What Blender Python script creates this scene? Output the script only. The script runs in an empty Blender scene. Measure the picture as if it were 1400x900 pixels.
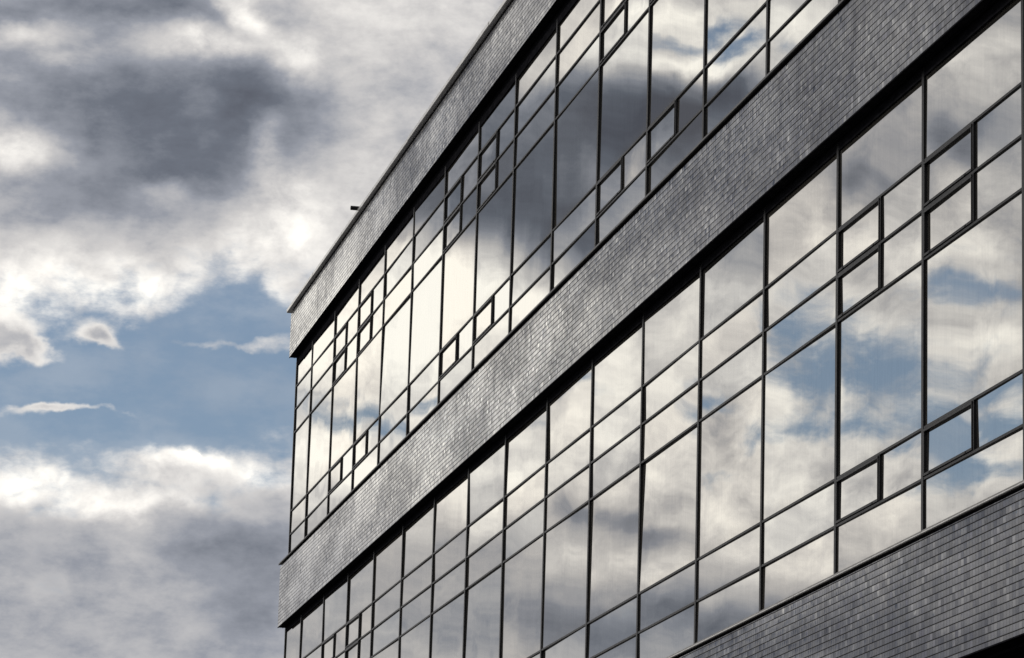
import bpy, bmesh, math, random
from mathutils import Vector, Matrix

random.seed(7)
S = 2.0            # metres per facade module
GZ = 8.70          # height of the facade datum above the ground
scene = bpy.context.scene
col = scene.collection


# ------------------------------------------------------------------ nodes
class NT:
    """small helper to write node graphs"""
    def __init__(self, tree):
        self.t = tree
        tree.nodes.clear()

    def n(self, kind, **props):
        nd = self.t.nodes.new(kind)
        for k, v in props.items():
            setattr(nd, k, v)
        return nd

    def link(self, a, b):
        self.t.links.new(a, b)

    def put(self, sock, v):
        if isinstance(v, bpy.types.NodeSocket):
            self.link(v, sock)
        else:
            sock.default_value = v

    def m(self, op, a, b=0.0, c=0.0, clamp=False):
        nd = self.n('ShaderNodeMath', operation=op, use_clamp=clamp)
        self.put(nd.inputs[0], a)
        self.put(nd.inputs[1], b)
        self.put(nd.inputs[2], c)
        return nd.outputs[0]

    def v(self, op, a, b=(0, 0, 0), scale=None):
        nd = self.n('ShaderNodeVectorMath', operation=op)
        self.put(nd.inputs[0], a)
        self.put(nd.inputs[1], b)
        if scale is not None:
            self.put(nd.inputs[3], scale)
        return nd.outputs['Value'] if op in ('DOT_PRODUCT', 'LENGTH') else nd.outputs[0]

    def sep(self, a):
        nd = self.n('ShaderNodeSeparateXYZ')
        self.link(a, nd.inputs[0])
        return nd.outputs

    def xyz(self, x=0.0, y=0.0, z=0.0):
        nd = self.n('ShaderNodeCombineXYZ')
        self.put(nd.inputs[0], x)
        self.put(nd.inputs[1], y)
        self.put(nd.inputs[2], z)
        return nd.outputs[0]

    def noise(self, vec, scale, detail=4.0, rough=0.5, out='Fac', dist=0.0):
        nd = self.n('ShaderNodeTexNoise')
        self.put(nd.inputs['Vector'], vec)
        nd.inputs['Scale'].default_value = scale
        nd.inputs['Detail'].default_value = detail
        nd.inputs['Roughness'].default_value = rough
        nd.inputs['Distortion'].default_value = dist
        return nd.outputs[out]

    def ramp(self, fac, stops, interp='LINEAR'):
        nd = self.n('ShaderNodeValToRGB')
        self.put(nd.inputs[0], fac)
        cr = nd.color_ramp
        cr.interpolation = interp
        while len(cr.elements) < len(stops):
            cr.elements.new(0.5)
        for el, (p, c) in zip(cr.elements, stops):
            el.position = p
            el.color = tuple(c) + (1,) if len(c) == 3 else c
        return nd.outputs[0]

    def smooth(self, x, lo, hi, a=0.0, b=1.0):
        nd = self.n('ShaderNodeMapRange', interpolation_type='SMOOTHSTEP')
        self.put(nd.inputs[0], x)
        for i, q in enumerate((lo, hi, a, b)):
            nd.inputs[i + 1].default_value = q
        return nd.outputs[0]

    def mixc(self, f, a, b, blend='MIX'):
        nd = self.n('ShaderNodeMix', data_type='RGBA', blend_type=blend)
        self.put(nd.inputs[0], f)
        self.put(nd.inputs[6], a)
        self.put(nd.inputs[7], b)
        return nd.outputs[2]


def material(name):
    m = bpy.data.materials.new(name)
    m.use_nodes = True
    g = NT(m.node_tree)
    out = g.n('ShaderNodeOutputMaterial')
    return m, g, out


def principled(g, out, **kw):
    b = g.n('ShaderNodeBsdfPrincipled')
    for k, v in kw.items():
        g.put(b.inputs[k.replace('_', ' ')], v)
    g.link(b.outputs[0], out.inputs[0])
    return b


# ------------------------------------------------------------------ sky
# clouds given as soft patches: azimuth from west (deg), elevation (deg), half widths, turn, weight
# <blobs>
SHADE_BLOBS = [
    (8.48, 15.36, 0.282, 0.164, 0, 0.1),
    (5.84, 16.14, 3.286, 1.761, 0, -0.06),
    (4.8, 13.34, 2.582, 0.528, 0, 0.35),
    (7.5, 14.3, 1.056, 0.822, 0, 0.12),
    (7.1, 15.22, 1.291, 0.704, 0, -0.2),
    (7.99, 16.89, 0.704, 0.704, 0, -0.15),
    (5.58, 16.42, 3.169, 1.761, 0, -0.13),
    (4.13, 16.45, 2.582, 0.88, 0, -0.1),
    (6.22, 15.87, 2.113, 0.939, 0, -0.08),
    (7.39, 16.57, 1.056, 0.469, 0, -0.25),
    (5.07, 14.81, 1.995, 0.493, 0, -0.15),
    (3.33, 17.67, 1.408, 0.293, 0, -0.3),
    (5.74, 18.0, 1.526, 0.352, 0, -0.35),
    (6.99, 17.4, 0.939, 0.235, 0, 0.35),
    (3.83, 17.35, 0.704, 0.235, 0, 0.22),
    (7.51, 17.98, 0.704, 0.211, -30.0, 0.35),
    (4.46, 16.93, 0.352, 0.164, 0, 0.15),
    (6.91, 16.49, 0.469, 0.188, 0, 0.15),
    (8.34, 17.14, 0.352, 0.352, 0, 0.3),
    (7.85, 15.9, 0.329, 0.704, 0, 0.3),
    (6.39, 14.92, 0.587, 0.211, 0, 0.3),
    (3.71, 15.49, 0.704, 0.352, 0, 0.32),
    (8.27, 14.8, 0.704, 0.704, 0, 0.3),
    (4.98, 10.22, 2.23, 0.305, 0, 0.2),
    (6.6, 10.77, 0.704, 0.258, 0, 0.3),
    (8.15, 10.6, 0.822, 0.211, 0, 0.3),
    (4.03, 10.38, 0.704, 0.411, 0, 0.3),
    (6.05, 10.02, 1.291, 0.164, 0, 0.22),
    (6.27, 8.05, 5.869, 1.526, 0, -0.2),
    (5.96, 13.99, 4.46, 5.634, 0, -0.05),
    (4.53, 9.83, 1.408, 0.352, 0, -0.08),
    (7.72, 9.57, 1.056, 0.704, 0, -0.24),
    (4.56, 9.25, 1.643, 0.469, 0, -0.1),
    (-15.63, 13.13, 8.216, 5.869, 0, 0.08),
    (-10.36, 12.18, 1.761, 1.761, 0, 0.2),
    (-12.76, 12.25, 1.878, 0.704, 0, 0.12),
    (-10.32, 13.36, 1.174, 0.822, 0, 0.5),
    (-9.02, 12.72, 0.704, 0.704, 0, 0.45),
    (-11.94, 15.7, 1.408, 1.291, 0, -0.5),
    (-13.87, 16.62, 1.526, 0.704, 0, -0.5),
    (-13.18, 14.85, 1.761, 0.704, 0, -0.22),
    (-14.61, 15.93, 1.408, 0.704, 0, -0.15),
    (-10.75, 14.78, 0.939, 0.822, 0, -0.22),
    (-11.27, 13.8, 1.056, 0.528, 0, 0.35),
    (-12.98, 17.65, 0.939, 0.528, 0, 0.45),
    (-14.57, 18.15, 0.822, 0.258, 0, 0.35),
    (-14.58, 17.51, 0.822, 0.141, 0, 0.45),
    (-15.08, 16.87, 1.056, 0.411, 0, -0.45),
    (-16.66, 18.16, 0.704, 0.411, 0, 0.3),
    (-12.7, 14.48, 0.587, 0.528, 0, -0.3),
    (-12.37, 13.42, 0.704, 0.352, 0, 0.3),
    (-9.34, 10.62, 1.056, 0.646, 0, 0.45),
    (-10.49, 8.56, 2.7, 1.174, 0, -0.17),
    (-11.97, 10.71, 1.408, 0.528, 0, 0.35),
    (-13.02, 11.32, 1.174, 0.411, 0, 0.2),
    (-13.98, 11.52, 1.174, 0.411, 0, 0.3),
    (-13.83, 12.75, 1.174, 0.528, 0, 0.25),
    (-13.89, 10.17, 0.939, 0.258, 0, -0.35),
    (-13.9, 9.44, 0.704, 0.188, 0, 0.3),
    (-14.04, 8.42, 1.878, 0.587, 0, -0.32),
    (-15.67, 10.15, 0.939, 0.411, 0, 0.25),
    (-15.69, 8.69, 1.174, 0.587, 0, -0.3),
    (-16.98, 9.76, 0.704, 0.469, 0, 0.2),
    (-17.77, 15.61, 0.822, 0.528, 0, -0.4),
    (-19.57, 16.47, 0.822, 0.528, 0, -0.4),
    (-19.58, 17.69, 0.939, 0.352, 0, 0.2),
    (-18.02, 14.56, 1.291, 0.646, 0, 0.25),
    (-15.73, 14.54, 0.704, 0.352, 0, -0.2),
    (-18.15, 10.35, 0.822, 0.411, 0, 0.3),
    (-19.69, 12.92, 1.056, 0.293, 0, 0.25),
    (-16.72, 11.86, 0.704, 0.939, 0, 0.25),
    (-19.57, 14.55, 0.704, 0.352, 0, 0.2),
    (-11.41, 9.4, 1.056, 0.469, 0, -0.1),
]
BLUE_BLOBS = [
    (5.95, 11.81, 3.873, 1.35, 0, 1.25),
    (7.8, 13.02, 1.056, 0.88, 0, 0.8),
    (3.65, 12.63, 0.587, 0.352, 0, -0.5),
    (5.31, 12.64, 0.305, 0.141, 10.0, -0.75),
    (5.58, 12.53, 0.399, 0.129, -15.0, -0.75),
    (3.72, 12.55, 0.528, 0.188, -25.0, -0.55),
    (4.2, 12.37, 0.587, 0.117, -18.0, -0.6),
    (4.55, 11.51, 0.822, 0.129, 0, -0.75),
    (5.32, 11.49, 1.056, 0.07, -3.0, -0.5),
    (8.06, 12.74, 0.587, 0.211, 3.0, -0.75),
    (7.34, 12.67, 0.704, 0.106, -5.0, -0.6),
    (6.6, 10.72, 0.704, 0.305, 0, -0.8),
    (7.73, 12.08, 0.704, 0.117, 0, -0.3),
    (-14.7, 17.82, 0.822, 0.141, 0, 0.55),
    (-15.56, 17.69, 0.646, 0.352, -30.0, 0.6),
    (-16.78, 17.53, 0.469, 0.235, 0, 0.5),
    (-9.24, 11.62, 1.174, 0.352, 0, 0.62),
    (-10.86, 11.55, 0.939, 0.258, 0, 0.55),
    (-13.13, 11.93, 0.939, 0.153, 0, 0.65),
    (-15.17, 11.98, 0.704, 0.153, 0, 0.6),
    (-16.61, 11.51, 0.704, 0.293, 0, 0.5),
    (-15.42, 10.73, 0.704, 0.141, 0, 0.5),
    (-18.03, 12.57, 0.939, 0.587, 0, 0.75),
    (-17.79, 11.52, 0.822, 0.282, 0, 0.5),
    (-19.75, 13.68, 0.822, 0.258, 0, 0.6),
    (-16.95, 13.03, 0.352, 0.469, -20.0, 0.5),
    (-19.45, 11.76, 1.056, 0.258, 0, 0.65),
    (-19.8, 10.95, 1.174, 0.423, 0, 0.8),
    (-17.18, 13.38, 0.587, 0.235, 0, 0.4),
    (-19.45, 12.81, 1.291, 1.761, 0, 0.28),
]
# </blobs>
SUN_EL, SUN_AZ = 27.0, -62.0      # azimuth in the same convention (deg from -X, negative towards -Y)

world = bpy.data.worlds.new("World")
scene.world = world
world.use_nodes = True
world.cycles.sampling_method = 'MANUAL'
world.cycles.sample_map_resolution = 256
g = NT(world.node_tree)
wout = g.n('ShaderNodeOutputWorld')
geo = g.n('ShaderNodeTexCoord')
dirv = g.v('NORMALIZE', geo.outputs['Generated'])
dx, dy, dz = g.sep(dirv)[:3]
az = g.m('MULTIPLY', g.m('ARCTAN2', dy, g.m('MULTIPLY', dx, -1.0)), 57.29578)
el = g.m('MULTIPLY', g.m('ARCSINE', dz), 57.29578)
flat = g.xyz(dx, dy, g.m('MULTIPLY', dz, 1.3))        # clouds lie flatter than they are wide
warp1 = g.v('SUBTRACT', g.noise(flat, 42.0, 5.0, 0.55, 'Color'), (0.5, 0.5, 0.5))
warp2 = g.v('SUBTRACT', g.noise(g.v('ADD', flat, (3.1, 1.7, 0.4)), 13.0, 2.0, 0.5, 'Color'), (0.5, 0.5, 0.5))
ae = g.xyz(az, el, 0.0)
ae = g.v('ADD', ae, g.v('MULTIPLY', warp1, (1.35, 0.85, 0.0)))
ae = g.v('ADD', ae, g.v('MULTIPLY', warp2, (0.8, 0.4, 0.0)))


def patches(blobs, start):
    acc = start
    for a, e, sa, se, rot, amp in blobs:
        mp = g.n('ShaderNodeMapping', vector_type='TEXTURE')
        g.link(ae, mp.inputs['Vector'])
        mp.inputs['Location'].default_value = (a, e, 0)
        mp.inputs['Rotation'].default_value = (0, 0, math.radians(rot))
        mp.inputs['Scale'].default_value = (sa, se, 1)
        r2 = g.v('DOT_PRODUCT', mp.outputs[0], mp.outputs[0])
        acc = g.m('MULTIPLY_ADD', g.m('POWER', 0.36788, r2), amp, acc)
    return acc


fine = g.noise(g.v('ADD', flat, g.v('SCALE', warp1, scale=0.012)), 55.0, 9.0, 0.60)
wisp = g.noise(g.v('MULTIPLY', g.v('ADD', flat, (0.7, 0.2, 1.3)), (1, 1, 1.6)), 70.0, 8.0, 0.62)
broad = g.noise(flat, 5.0, 4.0, 0.5)
bil = 0.0
for sc_, am_ in ((26.0, 1.0), (58.0, 0.55), (130.0, 0.3)):
    nb_ = g.noise(g.v('ADD', g.v('ADD', flat, (sc_, 2.0, 1.0)), g.v('SCALE', warp1, scale=0.008)), sc_, 1.0, 0.5)
    bil = g.m('MULTIPLY_ADD', g.m('SUBTRACT', g.m('ABSOLUTE', g.m('SUBTRACT', nb_, 0.5)), 0.085), am_, bil)
fine_c = g.m('MULTIPLY_ADD', bil, 0.75, g.m('MULTIPLY', g.m('SUBTRACT', fine, 0.5), 0.85))
wisp_c = g.m('SUBTRACT', wisp, 0.5)
blue = patches(BLUE_BLOBS, 0.0)
blue = g.m('MULTIPLY_ADD', wisp_c, 1.0, blue)
blue = g.m('MULTIPLY_ADD', bil, -0.9, blue)
veil = g.smooth(g.noise(g.v('MULTIPLY', flat, (1, 1, 1.7)), 30.0, 6.0, 0.6), 0.36, 0.62, 0.86, 1.0)
blue_mask = g.m('MULTIPLY', g.smooth(blue, 0.20, 0.80), veil)
shade = patches(SHADE_BLOBS, 0.62)
namp = g.smooth(shade, 0.44, 0.84, 0.20, 1.3)
shade = g.m('MULTIPLY_ADD', fine_c, namp, shade)
soft = g.m('SUBTRACT', g.noise(g.v('ADD', flat, (1.3, 0.2, 5.0)), 21.0, 3.0, 0.5), 0.5)
shade = g.m('MULTIPLY_ADD', soft, 0.36, shade)
# away from the part of the sky seen here the cover keeps drifting between bright and grey
away = g.m('MAXIMUM', g.smooth(el, 20.0, 32.0), g.smooth(g.m('ABSOLUTE', az), 24.0, 40.0))
shade = g.m('MULTIPLY_ADD', g.m('MULTIPLY', g.m('SUBTRACT', broad, 0.52), away), 1.8, shade)
shade = g.m('MULTIPLY_ADD', g.m('SUBTRACT', shade, 0.60), 1.2, 0.60)
# cloud edges next to open sky are thin and light up
shade = g.m('MULTIPLY_ADD', g.smooth(blue, -0.45, 0.34), 0.25, shade)
cloud = g.ramp(g.m('DIVIDE', shade, 1.4), [(0.0, (0.10, 0.108, 0.135)), (0.18, (0.155, 0.172, 0.210)), (0.36, (0.315, 0.332, 0.378)),
                       (0.54, (0.62, 0.605, 0.60)), (0.72, (0.92, 0.89, 0.85)), (1.0, (1.38, 1.33, 1.22))])
sky = g.n('ShaderNodeTexSky', sky_type='NISHITA')
sky.sun_disc = False
sky.sun_elevation = math.radians(SUN_EL)
# +rotation turns the sun clockwise from +Y
sun_dir = Vector((-math.cos(math.radians(SUN_AZ)) * math.cos(math.radians(SUN_EL)),
                  math.sin(math.radians(SUN_AZ)) * math.cos(math.radians(SUN_EL)),
                  math.sin(math.radians(SUN_EL))))
sky.sun_rotation = math.atan2(sun_dir.x, sun_dir.y)
sky.air_density = 1.0
sky.dust_density = 0.6
sky.ozone_density = 2.5
bg_sky = g.n('ShaderNodeBackground')
hazy = g.mixc(0.40, sky.outputs[0], (4.0, 5.1, 6.7, 1))
g.link(hazy, bg_sky.inputs[0])
bg_sky.inputs[1].default_value = 0.076
bg_cloud = g.n('ShaderNodeBackground')
g.link(cloud, bg_cloud.inputs[0])
bg_cloud.inputs[1].default_value = 1.0
mixs = g.n('ShaderNodeMixShader')
g.link(blue_mask, mixs.inputs[0])
g.link(bg_cloud.outputs[0], mixs.inputs[1])
g.link(bg_sky.outputs[0], mixs.inputs[2])
g.link(mixs.outputs[0], wout.inputs[0])

sun = bpy.data.lights.new("sun", 'SUN')
sun.energy = 1.4
sun.angle = math.radians(10)
sun.color = (1.0, 0.94, 0.85)
so = bpy.data.objects.new("sun", sun)
col.objects.link(so)
so.rotation_euler = sun_dir.to_track_quat('Z', 'Y').to_euler()
so.location = (0, -20, 40)


# ------------------------------------------------------------------ materials
def glazed_brick():
    """dark glazed bricks: every brick has its own tint, gloss and slight tilt"""
    m, g, out = material("glazed_brick")
    tc = g.n('ShaderNodeTexCoord')
    x, y, z = g.sep(tc.outputs['Object'])[:3]
    W, H = 0.0286 * S, 0.02556 * S
    along = g.m('ADD', x, g.m('MULTIPLY', y, 1.0))
    uu = g.m('DIVIDE', along, W)
    vv = g.m('DIVIDE', z, H)
    cell = g.xyz(g.m('FLOOR', uu), g.m('FLOOR', vv), 0)
    wn = g.n('ShaderNodeTexWhiteNoise', noise_dimensions='2D')
    g.link(cell, wn.inputs['Vector'])
    wn2 = g.n('ShaderNodeTexWhiteNoise', noise_dimensions='2D')
    g.link(g.v('ADD', cell, (71.3, 13.7, 0)), wn2.inputs['Vector'])
    fu, fv = g.m('FRACT', uu), g.m('FRACT', vv)
    du = g.m('MULTIPLY', g.m('MINIMUM', fu, g.m('SUBTRACT', 1.0, fu)), W)
    dv = g.m('MULTIPLY', g.m('MINIMUM', fv, g.m('SUBTRACT', 1.0, fv)), H)
    wob = g.m('MULTIPLY', g.m('SUBTRACT', g.noise(tc.outputs['Object'], 60.0, 2.0), 0.5), 0.0015)
    joint = g.m('MAXIMUM', g.smooth(g.m('ADD', du, wob), 0.0024, 0.0042, 0.5, 0.0),
                g.smooth(g.m('ADD', dv, wob), 0.0035, 0.0051, 1.0, 0.0))
    r, gg, b = g.sep(wn.outputs['Color'])[:3]
    tint = g.ramp(r, [(0.0, (0.016, 0.022, 0.042)), (0.35, (0.027, 0.036, 0.064)),
                      (0.88, (0.038, 0.049, 0.084)), (1.0, (0.085, 0.092, 0.14))])
    patch = g.noise(tc.outputs['Object'], 1.3, 3.0)
    tint = g.mixc(g.smooth(patch, 0.35, 0.7, 0.0, 0.45), tint, (0.03, 0.032, 0.05, 1))
    base = g.mixc(joint, tint, (0.012, 0.012, 0.014, 1))
    rough = g.m('MULTIPLY_ADD', gg, 0.13, 0.06)
    rough = g.m('MAXIMUM', rough, g.m('MULTIPLY', joint, 0.9))
    nrm = g.n('ShaderNodeNewGeometry').outputs['Normal']
    tilt = g.v('SUBTRACT', wn2.outputs['Color'], (0.5, 0.5, 0.5))
    # a few bricks sit clearly out of line
    boost = g.m('MULTIPLY_ADD', g.smooth(b, 0.88, 0.98), 1.7, 0.30)
    tilt = g.v('MULTIPLY', g.v('SCALE', tilt, scale=boost), (0.036, 0.0, 0.055))
    wave = g.v('SUBTRACT', g.noise(tc.outputs['Object'], 2.2, 3.0, 0.5, 'Color'), (0.5, 0.5, 0.5))
    wave = g.v('MULTIPLY', wave, (0.03, 0.0, 0.05))
    # each brick is slightly cushioned across its width and height
    cush = g.xyz(g.m('MULTIPLY', g.m('SUBTRACT', fu, 0.5), 0.03), 0.0, g.m('MULTIPLY', g.m('SUBTRACT', fv, 0.5), 0.05))
    n2 = g.v('NORMALIZE', g.v('ADD', g.v('ADD', nrm, tilt), g.v('ADD', wave, cush)))
    df = g.n('ShaderNodeBsdfDiffuse')
    g.link(base, df.inputs['Color'])
    gl = g.n('ShaderNodeBsdfAnisotropic')
    gl.inputs['Color'].default_value = (0.96, 0.955, 0.94, 1)
    g.link(rough, gl.inputs['Roughness'])
    g.link(n2, gl.inputs['Normal'])
    # glaze: sheen rises steeply towards grazing view
    geo = g.n('ShaderNodeNewGeometry')
    nsoft = g.v('NORMALIZE', g.v('ADD', nrm, g.v('SCALE', g.v('ADD', tilt, wave), scale=0.22)))
    cosv = g.m('ABSOLUTE', g.v('DOT_PRODUCT', nsoft, geo.outputs['Incoming']))
    fac = g.m('MULTIPLY_ADD', g.m('POWER', 2.71828, g.m('MULTIPLY', cosv, -8.6)), 3.3, 0.045)
    lvl = g.ramp(g.m('FRACT', g.m('MULTIPLY_ADD', b, 7.3, r)), [(0.0, (0.62,) * 3), (0.22, (0.88,) * 3), (0.88, (1.0,) * 3), (1.0, (1.4,) * 3)])
    fac = g.m('MULTIPLY', fac, lvl)
    region = g.smooth(g.noise(g.v('MULTIPLY', tc.outputs['Object'], (0.45, 0.45, 1.6)), 1.0, 3.0, 0.55), 0.36, 0.64, 0.66, 1.12)
    streak = g.smooth(g.noise(g.v('MULTIPLY', tc.outputs['Object'], (3.5, 1.0, 0.35)), 1.6, 4.0, 0.6), 0.30, 0.55, 0.80, 1.0)
    fac = g.m('MULTIPLY', fac, g.m('MULTIPLY', region, streak))
    fac = g.m('MINIMUM', g.m('MULTIPLY', fac, g.m('MULTIPLY_ADD', joint, -0.88, 1.0)), 0.92)
    mx = g.n('ShaderNodeMixShader')
    g.link(fac, mx.inputs[0])
    g.link(df.outputs[0], mx.inputs[1])
    g.link(gl.outputs[0], mx.inputs[2])
    g.link(mx.outputs[0], out.inputs[0])
    return m


def metal(name, c0, c1, rough, spec=0.5, metallic=0.0):
    m, g, out = material(name)
    tc = g.n('ShaderNodeTexCoord')
    n = g.noise(g.v('MULTIPLY', tc.outputs['Object'], (1, 1, 3)), 7.0, 6.0, 0.65)
    base = g.mixc(g.smooth(n, 0.35, 0.7), tuple(c0) + (1,), tuple(c1) + (1,))
    rg = g.m('MULTIPLY_ADD', g.noise(tc.outputs['Object'], 23.0, 4.0), 0.25, rough - 0.1)
    bs = principled(g, out, Base_Color=base, Roughness=rg)
    bs.inputs['Specular IOR Level'].default_value = spec
    bs.inputs['Metallic'].default_value = metallic
    return m


def coated_glass():
    m, g, out = material("coated_window_glass")
    tc = g.n('ShaderNodeTexCoord')
    p = tc.outputs['Object']
    nrm = g.n('ShaderNodeNewGeometry').outputs['Normal']
    w1 = g.v('SUBTRACT', g.noise(g.v('MULTIPLY', p, (1.0, 1.0, 0.6)), 1.1, 2.0, 0.4, 'Color'), (0.5, 0.5, 0.5))
    w2 = g.v('SUBTRACT', g.noise(g.v('MULTIPLY', p, (1.0, 1.0, 0.3)), 3.6, 2.0, 0.5, 'Color'), (0.5, 0.5, 0.5))
    d = g.v('ADD', g.v('MULTIPLY', w1, (0.0065, 0, 0.0055)), g.v('MULTIPLY', w2, (0.0012, 0, 0.0008)))
    n2 = g.v('NORMALIZE', g.v('ADD', nrm, d))
    tone = g.n('ShaderNodeAttribute', attribute_name='tone').outputs['Fac']
    gl = g.n('ShaderNodeBsdfAnisotropic')
    dirt = g.noise(g.v('MULTIPLY', p, (9.0, 1, 0.8)), 2.5, 5.0, 0.6)
    tintg = g.mixc(tone, (0.965, 0.985, 1.0, 1), (1.0, 0.99, 0.975, 1))
    cg = g.mixc(g.smooth(dirt, 0.3, 0.8), (0.93, 0.915, 0.885, 1), (0.87, 0.86, 0.84, 1))
    cg = g.mixc(1.0, cg, tintg, 'MULTIPLY')
    g.link(cg, gl.inputs['Color'])
    gl.inputs['Roughness'].default_value = 0.0
    g.link(n2, gl.inputs['Normal'])
    grime = g.n('ShaderNodeAttribute', attribute_name='grime').outputs['Fac']
    run = g.noise(g.v('MULTIPLY', p, (14.0, 1, 0.7)), 1.5, 4.0, 0.6)
    soil = g.m('MULTIPLY', g.m('POWER', grime, 1.6), g.smooth(run, 0.25, 0.75, 0.2, 1.0))
    df = g.n('ShaderNodeBsdfDiffuse')
    room = g.mixc(tone, (0.016, 0.018, 0.020, 1), (0.085, 0.08, 0.072, 1))
    g.link(g.mixc(soil, room, (0.14, 0.13, 0.115, 1)), df.inputs[0])
    mx = g.n('ShaderNodeMixShader')
    lw = g.n('ShaderNodeFresnel')
    lw.inputs[0].default_value = 2.3
    g.link(g.m('MULTIPLY', g.m('MULTIPLY_ADD', lw.outputs[0], 0.50, 0.60, clamp=True), g.m('MULTIPLY_ADD', soil, -0.22, 1.0)), mx.inputs[0])
    g.link(df.outputs[0], mx.inputs[1])
    g.link(gl.outputs[0], mx.inputs[2])
    g.link(mx.outputs[0], out.inputs[0])
    return m


def asphalt():
    m, g, out = material("asphalt")
    tc = g.n('ShaderNodeTexCoord')
    n = g.noise(tc.outputs['Object'], 0.4, 6.0, 0.6)
    n2 = g.noise(tc.outputs['Object'], 60.0, 3.0, 0.6)
    c = g.mixc(g.smooth(n, 0.3, 0.7), (0.040, 0.040, 0.042, 1), (0.062, 0.060, 0.058, 1))
    c = g.mixc(g.m('MULTIPLY', n2, 0.5), c, (0.09, 0.09, 0.09, 1))
    principled(g, out, Base_Color=c, Roughness=0.9)
    return m


M_BRICK = glazed_brick()
M_FRAME = metal("anthracite_frame", (0.005, 0.005, 0.0062), (0.009, 0.009, 0.010), 0.30, 0.10)
M_SOFFIT = metal("black_soffit", (0.008, 0.008, 0.010), (0.016, 0.016, 0.019), 0.75, 0.0)
M_COPING = metal("weathered_coping", (0.10, 0.097, 0.092), (0.19, 0.182, 0.172), 0.34, 0.7)
M_BRIGHT = metal("bare_aluminium", (0.55, 0.54, 0.52), (0.72, 0.71, 0.69), 0.24, 0.7, 0.9)
M_DARK = metal("dark_coping", (0.018, 0.018, 0.019), (0.035, 0.034, 0.033), 0.4, 0.5)
M_GLASS = coated_glass()
M_ROOF = metal("roof_felt", (0.05, 0.05, 0.05), (0.08, 0.08, 0.08), 0.9, 0.2)
M_GROUND = asphalt()


# ------------------------------------------------------------------ mesh helpers (facade units: u along, y depth, v up)
class MB:
    def __init__(self):
        self.v, self.f, self.s, self.attr = [], [], [], []

    def quad(self, *pts, smooth=False):
        b = len(self.v)
        self.v += [(p[0] * S, p[1] * S, p[2] * S + GZ) for p in pts]
        self.f.append(tuple(range(b, b + len(pts))))
        self.s.append(smooth)

    def prism(self, prof, t0, t1, axis, cap=True):
        """profile extruded along 'u' (profile = (y, v)) or 'v' (profile = (u, y))"""
        def P(p, t):
            return (t, p[0], p[1]) if axis == 'u' else (p[0], p[1], t)
        n = len(prof)
        area = sum(prof[i][0] * prof[(i + 1) % n][1] - prof[(i + 1) % n][0] * prof[i][1] for i in range(n))
        if area < 0:
            prof = prof[::-1]
        for i in range(n):
            a, c = prof[i], prof[(i + 1) % n]
            self.quad(P(a, t0), P(c, t0), P(c, t1), P(a, t1))
        if cap:
            self.quad(*[P(p, t0) for p in prof[::-1]])
            self.quad(*[P(p, t1) for p in prof])

    def box(self, u0, u1, y0, y1, v0, v1):
        self.prism([(u0, y0), (u1, y0), (u1, y1), (u0, y1)], v0, v1, 'v')

    def build(self, name, mat, parent=None):
        me = bpy.data.meshes.new(name)
        me.from_pydata(self.v, [], self.f)
        me.update()
        for p, s in zip(me.polygons, self.s):
            p.use_smooth = s
        if self.attr:
            for k, nm in enumerate(('tone', 'grime')):
                at = me.attributes.new(nm, 'FLOAT', 'POINT')
                at.data.foreach_set('value', [q[k] for q in self.attr])
        me.materials.append(mat)
        o = bpy.data.objects.new(name, me)
        col.objects.link(o)
        if parent is not None:
            o.parent = parent
        return o


CH = 0.0012                     # chamfer


def bar_v(mb, u0, u1, yf, yb, v0, v1):
    mb.prism([(u0, yb), (u0, yf + CH), (u0 + CH, yf), (u1 - CH, yf), (u1, yf + CH), (u1, yb)], v0, v1, 'v')


def bar_u(mb, u0, u1, yf, yb, v0, v1):
    mb.prism([(yb, v0), (yf + CH, v0), (yf, v0 + CH), (yf, v1 - CH), (yf + CH, v1), (yb, v1)], u0, u1, 'u')


# measured module lines of the facade (left edge of each vertical cap)
DELTA = [0, -.0118, -.0051, -.0017, -.0133, -.0002, .0144, .0158, .0080, .0165, .0022, -.0012, .0034, -.0067, -.0133, -.0069, 0, 0, 0, 0]
NB = 18
EDGE = 0.235                    # glazed corner of the building
MU = [EDGE] + [i + DELTA[i] for i in range(1, NB + 1)]
MW = 0.025                      # cap width
YF, YG = 0.0, 0.0082            # cap face, glass face
TH = 0.0112                     # transom cap height
T = [-0.0774, -0.2555, -0.4368, -1.0413, -1.2211]
OFF = 2.1968                    # storey height
BAND = 0.050                    # how far the brick bands stand out
UB = 0.200                      # their left end
UR = MU[NB] + 0.02              # right end of what is built
DEPTH = 7.0

bld = bpy.data.objects.new("office_building", None)
col.objects.link(bld)
bld["label"] = "modern office block with dark glazed brick bands and long ribbons of mirror-like windows"
bld["category"] = "building"


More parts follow.
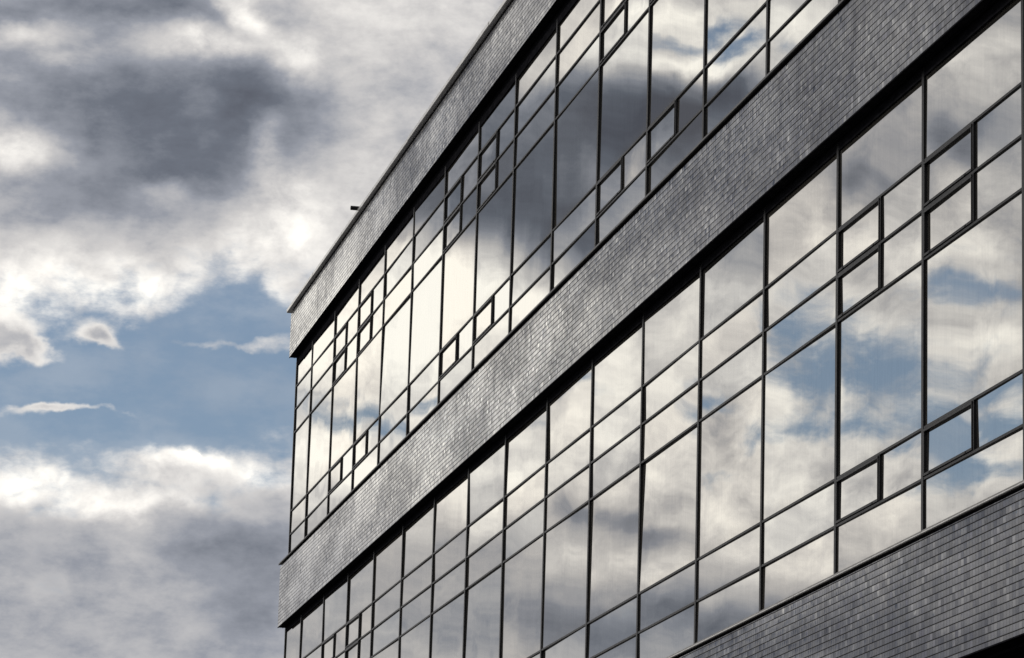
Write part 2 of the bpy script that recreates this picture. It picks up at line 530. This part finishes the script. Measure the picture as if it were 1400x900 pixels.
def pane(mb, u0, u1, v0, v1, smooth=True, n=8):
    """one sheet of glass with a tiny lean of its own and a soft cushion from the sealed unit"""
    tx = random.gauss(0, 0.0030)
    tz = random.gauss(0, 0.0060)
    w, h = u1 - u0, v1 - v0
    bow = random.gauss(0.0, 1.0) * 0.00045
    bow2 = random.gauss(0.0, 1.0) * 0.00025
    b = len(mb.v)
    tone = random.random()
    for j in range(n + 1):
        for i in range(n + 1):
            s, t = i / n, j / n
            mb.attr.append((tone, max(1.0 if j == 0 else 0.0, 0.55 if i in (0, n) or j == n else 0.0)))
            y = YG + tx * (s - .5) * w + tz * (t - .5) * h
            y += (bow * (1 - (2 * s - 1) ** 2) * (1 - (2 * t - 1) ** 2) + bow2 * math.sin(2 * math.pi * s) * (1 - (2 * t - 1) ** 2)) * min(w, h, .5) * 1.6
            mb.v.append(((u0 + s * w) * S, y * S, (v0 + t * h) * S + GZ))
    for j in range(n):
        for i in range(n):
            q = b + j * (n + 1) + i
            mb.f.append((q, q + 1, q + n + 2, q + n + 1))
            mb.s.append(True)


def casement(win, u0, u1, v0, v1):
    """an opening light: a second frame standing slightly proud inside its cell"""
    mb = MB()
    f = 0.0105
    y = -0.0024
    bar_u(mb, u0, u1, y, YG + .002, v1 - f, v1)
    bar_u(mb, u0, u1, y, YG + .002, v0, v0 + f)
    bar_v(mb, u0, u0 + 0.012, y + .0004, YG + .002, v0 + f, v1 - f)
    bar_v(mb, u1 - 0.007, u1, y + .0004, YG + .002, v0 + f, v1 - f)
    # hinge and lock blocks on the bottom rail
    mb.box(u0 + .06, u0 + .075, y - .0016, y, v0 + .003, v0 + .007)
    mb.box(u1 - .075, u1 - .06, y - .0016, y, v0 + .003, v0 + .007)
    return mb.build('casement', M_FRAME, win)


def window(i, off, head, foot, open_top, open_low):
    u0, u1 = MU[i], MU[i + 1]
    t = [q + off for q in T]
    fr = MB()
    bar_v(fr, u0, u0 + MW, YF, 0.03, foot - 0.028, head + 0.035)
    gu0, gu1 = u0 + MW, u1
    for z in t:
        bar_u(fr, gu0, gu1, YF + .0012, 0.03, z - TH / 2, z + TH / 2)
    fr.prism([(YF + .003, head), (YF + .003, head + .034), (.03, head + .034), (.03, head)], gu0, gu1, 'u')
    split = u0 + 0.53
    gl = MB()
    ys = [foot - .004] + list(reversed(t)) + [head + .004]      # cells bottom to top
    cells = [(ys[k], ys[k + 1]) for k in range(len(ys) - 1)]    # 0 foot,1 low row,2 tall,3,4 upper rows,5 top
    opened = []
    for k, (a, b) in enumerate(cells):
        a2 = a + (TH / 2 if k > 0 else 0)
        b2 = b - (TH / 2 if k < 5 else 0)
        if (k in (3, 4) and open_top) or (k == 1 and open_low):
            bar_v(fr, split, split + .013, YF + .0006, .03, a2, b2)
            pane(gl, gu0, split, a, b)
            pane(gl, split + .013, gu1, a, b)
            opened.append((gu0 + .001, split - .001, a2 + .0008, b2 - .0008))
        else:
            pane(gl, gu0, gu1, a, b)
    w = fr.build('window', M_FRAME, bld)
    gl.build('glass', M_GLASS, w)
    for c in opened:
        casement(w, *c)
    if opened:
        w["label"] = "window with small framed opening lights on its left half"
    return w


HEAD_L, HEAD_U = 0.2359, 2.2791
SOF_L, SOF_U = 0.275, 2.354
FOOT_L = -1.400
FOOT_U = FOOT_L + OFF
for i in range(NB):
    window(i, 0.0, HEAD_L, FOOT_L, i in (2, 3, 14, 15), i in (2, 3, 14, 15))
    window(i, OFF, HEAD_U, FOOT_U, i in (2, 3, 6, 7, 10, 11, 14, 15), i in (2, 3, 6, 7, 10, 11, 14, 15))


def band(v0, v1, name='brick_band'):
    mb = MB()
    mb.quad((UB, -BAND, v0), (UR, -BAND, v0), (UR, -BAND, v1), (UB, -BAND, v1))
    mb.quad((UB, DEPTH, v0), (UB, -BAND, v0), (UB, -BAND, v1), (UB, DEPTH, v1))
    mb.quad((UR, DEPTH, v0), (UB, DEPTH, v0), (UB, DEPTH, v1), (UR, DEPTH, v1))
    mb.quad((UR, -BAND, v0), (UR, DEPTH, v0), (UR, DEPTH, v1), (UR, -BAND, v1))
    mb.quad((UB, -BAND, v1), (UR, -BAND, v1), (UR, DEPTH, v1), (UB, DEPTH, v1))
    return mb.build(name, M_BRICK, bld)


def soffit(v, parent, head):
    mb = MB()
    y0, y1 = -BAND + .0035, .034
    mb.quad((UB + .0035, y0, v), (UB + .0035, y1, v), (UR, y1, v), (UR, y0, v))
    # closing trim along the front and a shallow rib halfway
    mb.prism([(-BAND - .001, v - .0045), (-BAND + .004, v - .0045), (-BAND + .004, v + .004), (-BAND - .001, v + .0005)], UB - .001, UR, 'u')
    mb.prism([(-.016, v - .004), (-.010, v - .004), (-.010, v + .002), (-.016, v + .002)], UB + .01, UR, 'u')
    mb.prism([(.0045, v - .004), (.0085, v - .004), (.0085, v + .002), (.0045, v + .002)], UB + .01, UR, 'u')
    mb.prism([(.0012, head - .0015), (.0012, v - .002), (.0080, v - .002), (.0080, head - .0015)], UB + .04, UR, 'u')
    return mb.build('soffit', M_SOFFIT, parent)


def join(o, o2):
    """merge mesh o2 into o, keeping both materials"""
    bm = bmesh.new()
    bm.from_mesh(o.data)
    n0 = len(bm.faces)
    bm.from_mesh(o2.data)
    bm.faces.ensure_lookup_table()
    for f in bm.faces[n0:]:
        f.material_index = 1
        f.smooth = len(f.verts) == 4
    o.data.materials.append(o2.data.materials[0])
    bm.to_mesh(o.data)
    bm.free()
    me2 = o2.data
    bpy.data.objects.remove(o2)
    bpy.data.meshes.remove(me2)


def coping(vt, vb, parent, mat, lip, bead=True):
    """sheet metal sill along the top of a brick band, made of lengths with narrow joints"""
    mb = MB()
    yo = -BAND - lip
    k = UB - .010
    lengths = []
    while k < UR:
        e = min(k + 1.5, UR)
        lengths.append((k, e - .003))
        k = e
    for a, b in lengths:
        j = random.gauss(0, .0004)
        mb.prism([(yo + j, vb + .0035), (yo - .0030 + j, vb), (yo + .006 + j, vb), (yo + .006, vt - .012), (0.03, vt - .003),
                  (0.03, vt + .006), (yo + .002 + j, vt), (yo + j, vt - .0015)], a, b, 'u')
    o = mb.build('coping', mat, parent)
    if bead:
        nb = MB()
        yb = yo - .0005
        for a, b in lengths:
            nb.prism([(yb + .0038 * math.cos(w), vb + .0030 + .0038 * math.sin(w)) for w in [math.pi * 2 * q / 14 for q in range(14)]], a, b, 'u')
        base = len(o.data.polygons)
        o2 = nb.build('coping', M_BRIGHT, parent)
        join(o, o2)
    return o


b_low = band(-1.914, -1.457)
soffit(-1.914, b_low, -1.93)
coping(-1.4335, -1.4475, b_low, M_COPING, .012)
b_mid = band(SOF_L, SOF_L + .4600)
soffit(SOF_L, b_mid, HEAD_L)
coping(-1.4335 + OFF, -1.4475 + OFF, b_mid, M_DARK, .012, False)
b_top = band(SOF_U, 2.696)
soffit(SOF_U, b_top, HEAD_U)

# parapet capping of the roof: deeper, paler on its outer edge
mb = MB()
k = UB - .03
while k < UR:
    e = min(k + 1.24, UR)
    j = random.gauss(0, .0012)
    yo = -BAND - .030 + j
    mb.prism([(yo, 2.712), (yo + .006, 2.709), (-BAND - .004, 2.709), (.28, 2.712), (.28, 2.748), (yo + .004, 2.738), (yo, 2.735)], k, e - .0035, 'u')
    k = e
mb.build('coping', M_BRIGHT, b_top)

# overflow spout through the parapet
mb = MB()
prof = [(math.cos(a) * .015, math.sin(a) * .015) for a in [math.pi * 2 * q / 16 for q in range(16)]]
US, VS = 3.22, 2.760
rings = [(-BAND - .064, 1.0), (-BAND - .064, .78), (-BAND + .05, .78)]
for (ya, ra), (yb, rb) in [((-BAND + .06, 1.0), (-BAND - .064, 1.0)), ((-BAND - .064, 1.0), (-BAND - .064, .8)), ((-BAND - .064, .8), (-BAND, .8))]:
    for q in range(16):
        p, r = prof[q], prof[(q + 1) % 16]
        mb.quad((US + p[0] * ra, ya, VS + p[1] * ra), (US + r[0] * ra, ya, VS + r[1] * ra),
                (US + r[0] * rb, yb, VS + r[1] * rb), (US + p[0] * rb, yb, VS + p[1] * rb))
mb.build('overflow_spout', M_FRAME, b_top)

# solid core behind the glass, side glazing, roof and ground floor
mb = MB()
mb.box(EDGE + .012, UR, .031, DEPTH - .02, -1.90, 2.70)
mb.build('core', M_SOFFIT, bld)
for off, head in ((0, HEAD_L), (OFF, HEAD_U)):
    mb = MB()
    mb.quad((EDGE + .006, DEPTH - .03, FOOT_L + off), (EDGE + .006, .02, FOOT_L + off), (EDGE + .006, .02, head), (EDGE + .006, DEPTH - .03, head))
    mb.build('side_glazing', M_GLASS, bld)
mb = MB()
mb.quad((UB, -BAND + .01, 2.701), (UR, -BAND + .01, 2.701), (UR, DEPTH, 2.701), (UB, DEPTH, 2.701))
mb.build('roof', M_ROOF, bld)
mb = MB()
G0 = -GZ / S
mb.box(UB + .5, UR, .6, DEPTH - .3, G0, -1.93)
mb.quad((UB, -BAND + .005, -1.921), (UB, DEPTH, -1.921), (UR, DEPTH, -1.921), (UR, -BAND + .005, -1.921))
mb.build('ground_floor_wall', M_SOFFIT, bld)
for q in range(5):
    cu = .6 + q * 4
    mb = MB()
    mb.prism([(cu + .12 * math.cos(a), .2 + .12 * math.sin(a)) for a in [math.pi * 2 * r / 20 for r in range(20)]], G0, -1.93, 'v')
    mb.build('column', M_COPING, bld)

# ground
me = bpy.data.meshes.new("ground")
R_ = 6000
me.from_pydata([(-R_, -R_, 0), (R_, -R_, 0), (R_, R_, 0), (-R_, R_, 0)], [], [(0, 1, 2, 3)])
me.materials.append(M_GROUND)
go = bpy.data.objects.new("ground", me)
col.objects.link(go)
go["kind"] = "structure"

# ------------------------------------------------------------------ camera
cam = bpy.data.cameras.new("camera")
co = bpy.data.objects.new("camera", cam)
col.objects.link(co)
right = Vector((0.21441263, 0.9763479, 0.02778486))
up = Vector((0.21493661, -0.07491249, 0.97375067))
fwd = Vector((-0.95280086, 0.20281246, 0.2259151))
rot = Matrix((right, up, -fwd)).transposed().to_4x4()
co.matrix_world = Matrix.Translation(Vector((26.601127 * S, -3.93588 * S, -3.548515 * S + GZ))) @ rot
cam.sensor_width = 36.0
cam.lens = 4879.518 / 1400 * 36.0
cam.clip_start = 0.5
cam.clip_end = 20000
scene.camera = co

scene.view_settings.view_transform = 'Standard'
scene.view_settings.look = 'None'
scene.view_settings.exposure = 0
scene.view_settings.gamma = 1
scene.render.engine = 'CYCLES'
scene.cycles.max_bounces = 6
scene.cycles.glossy_bounces = 5
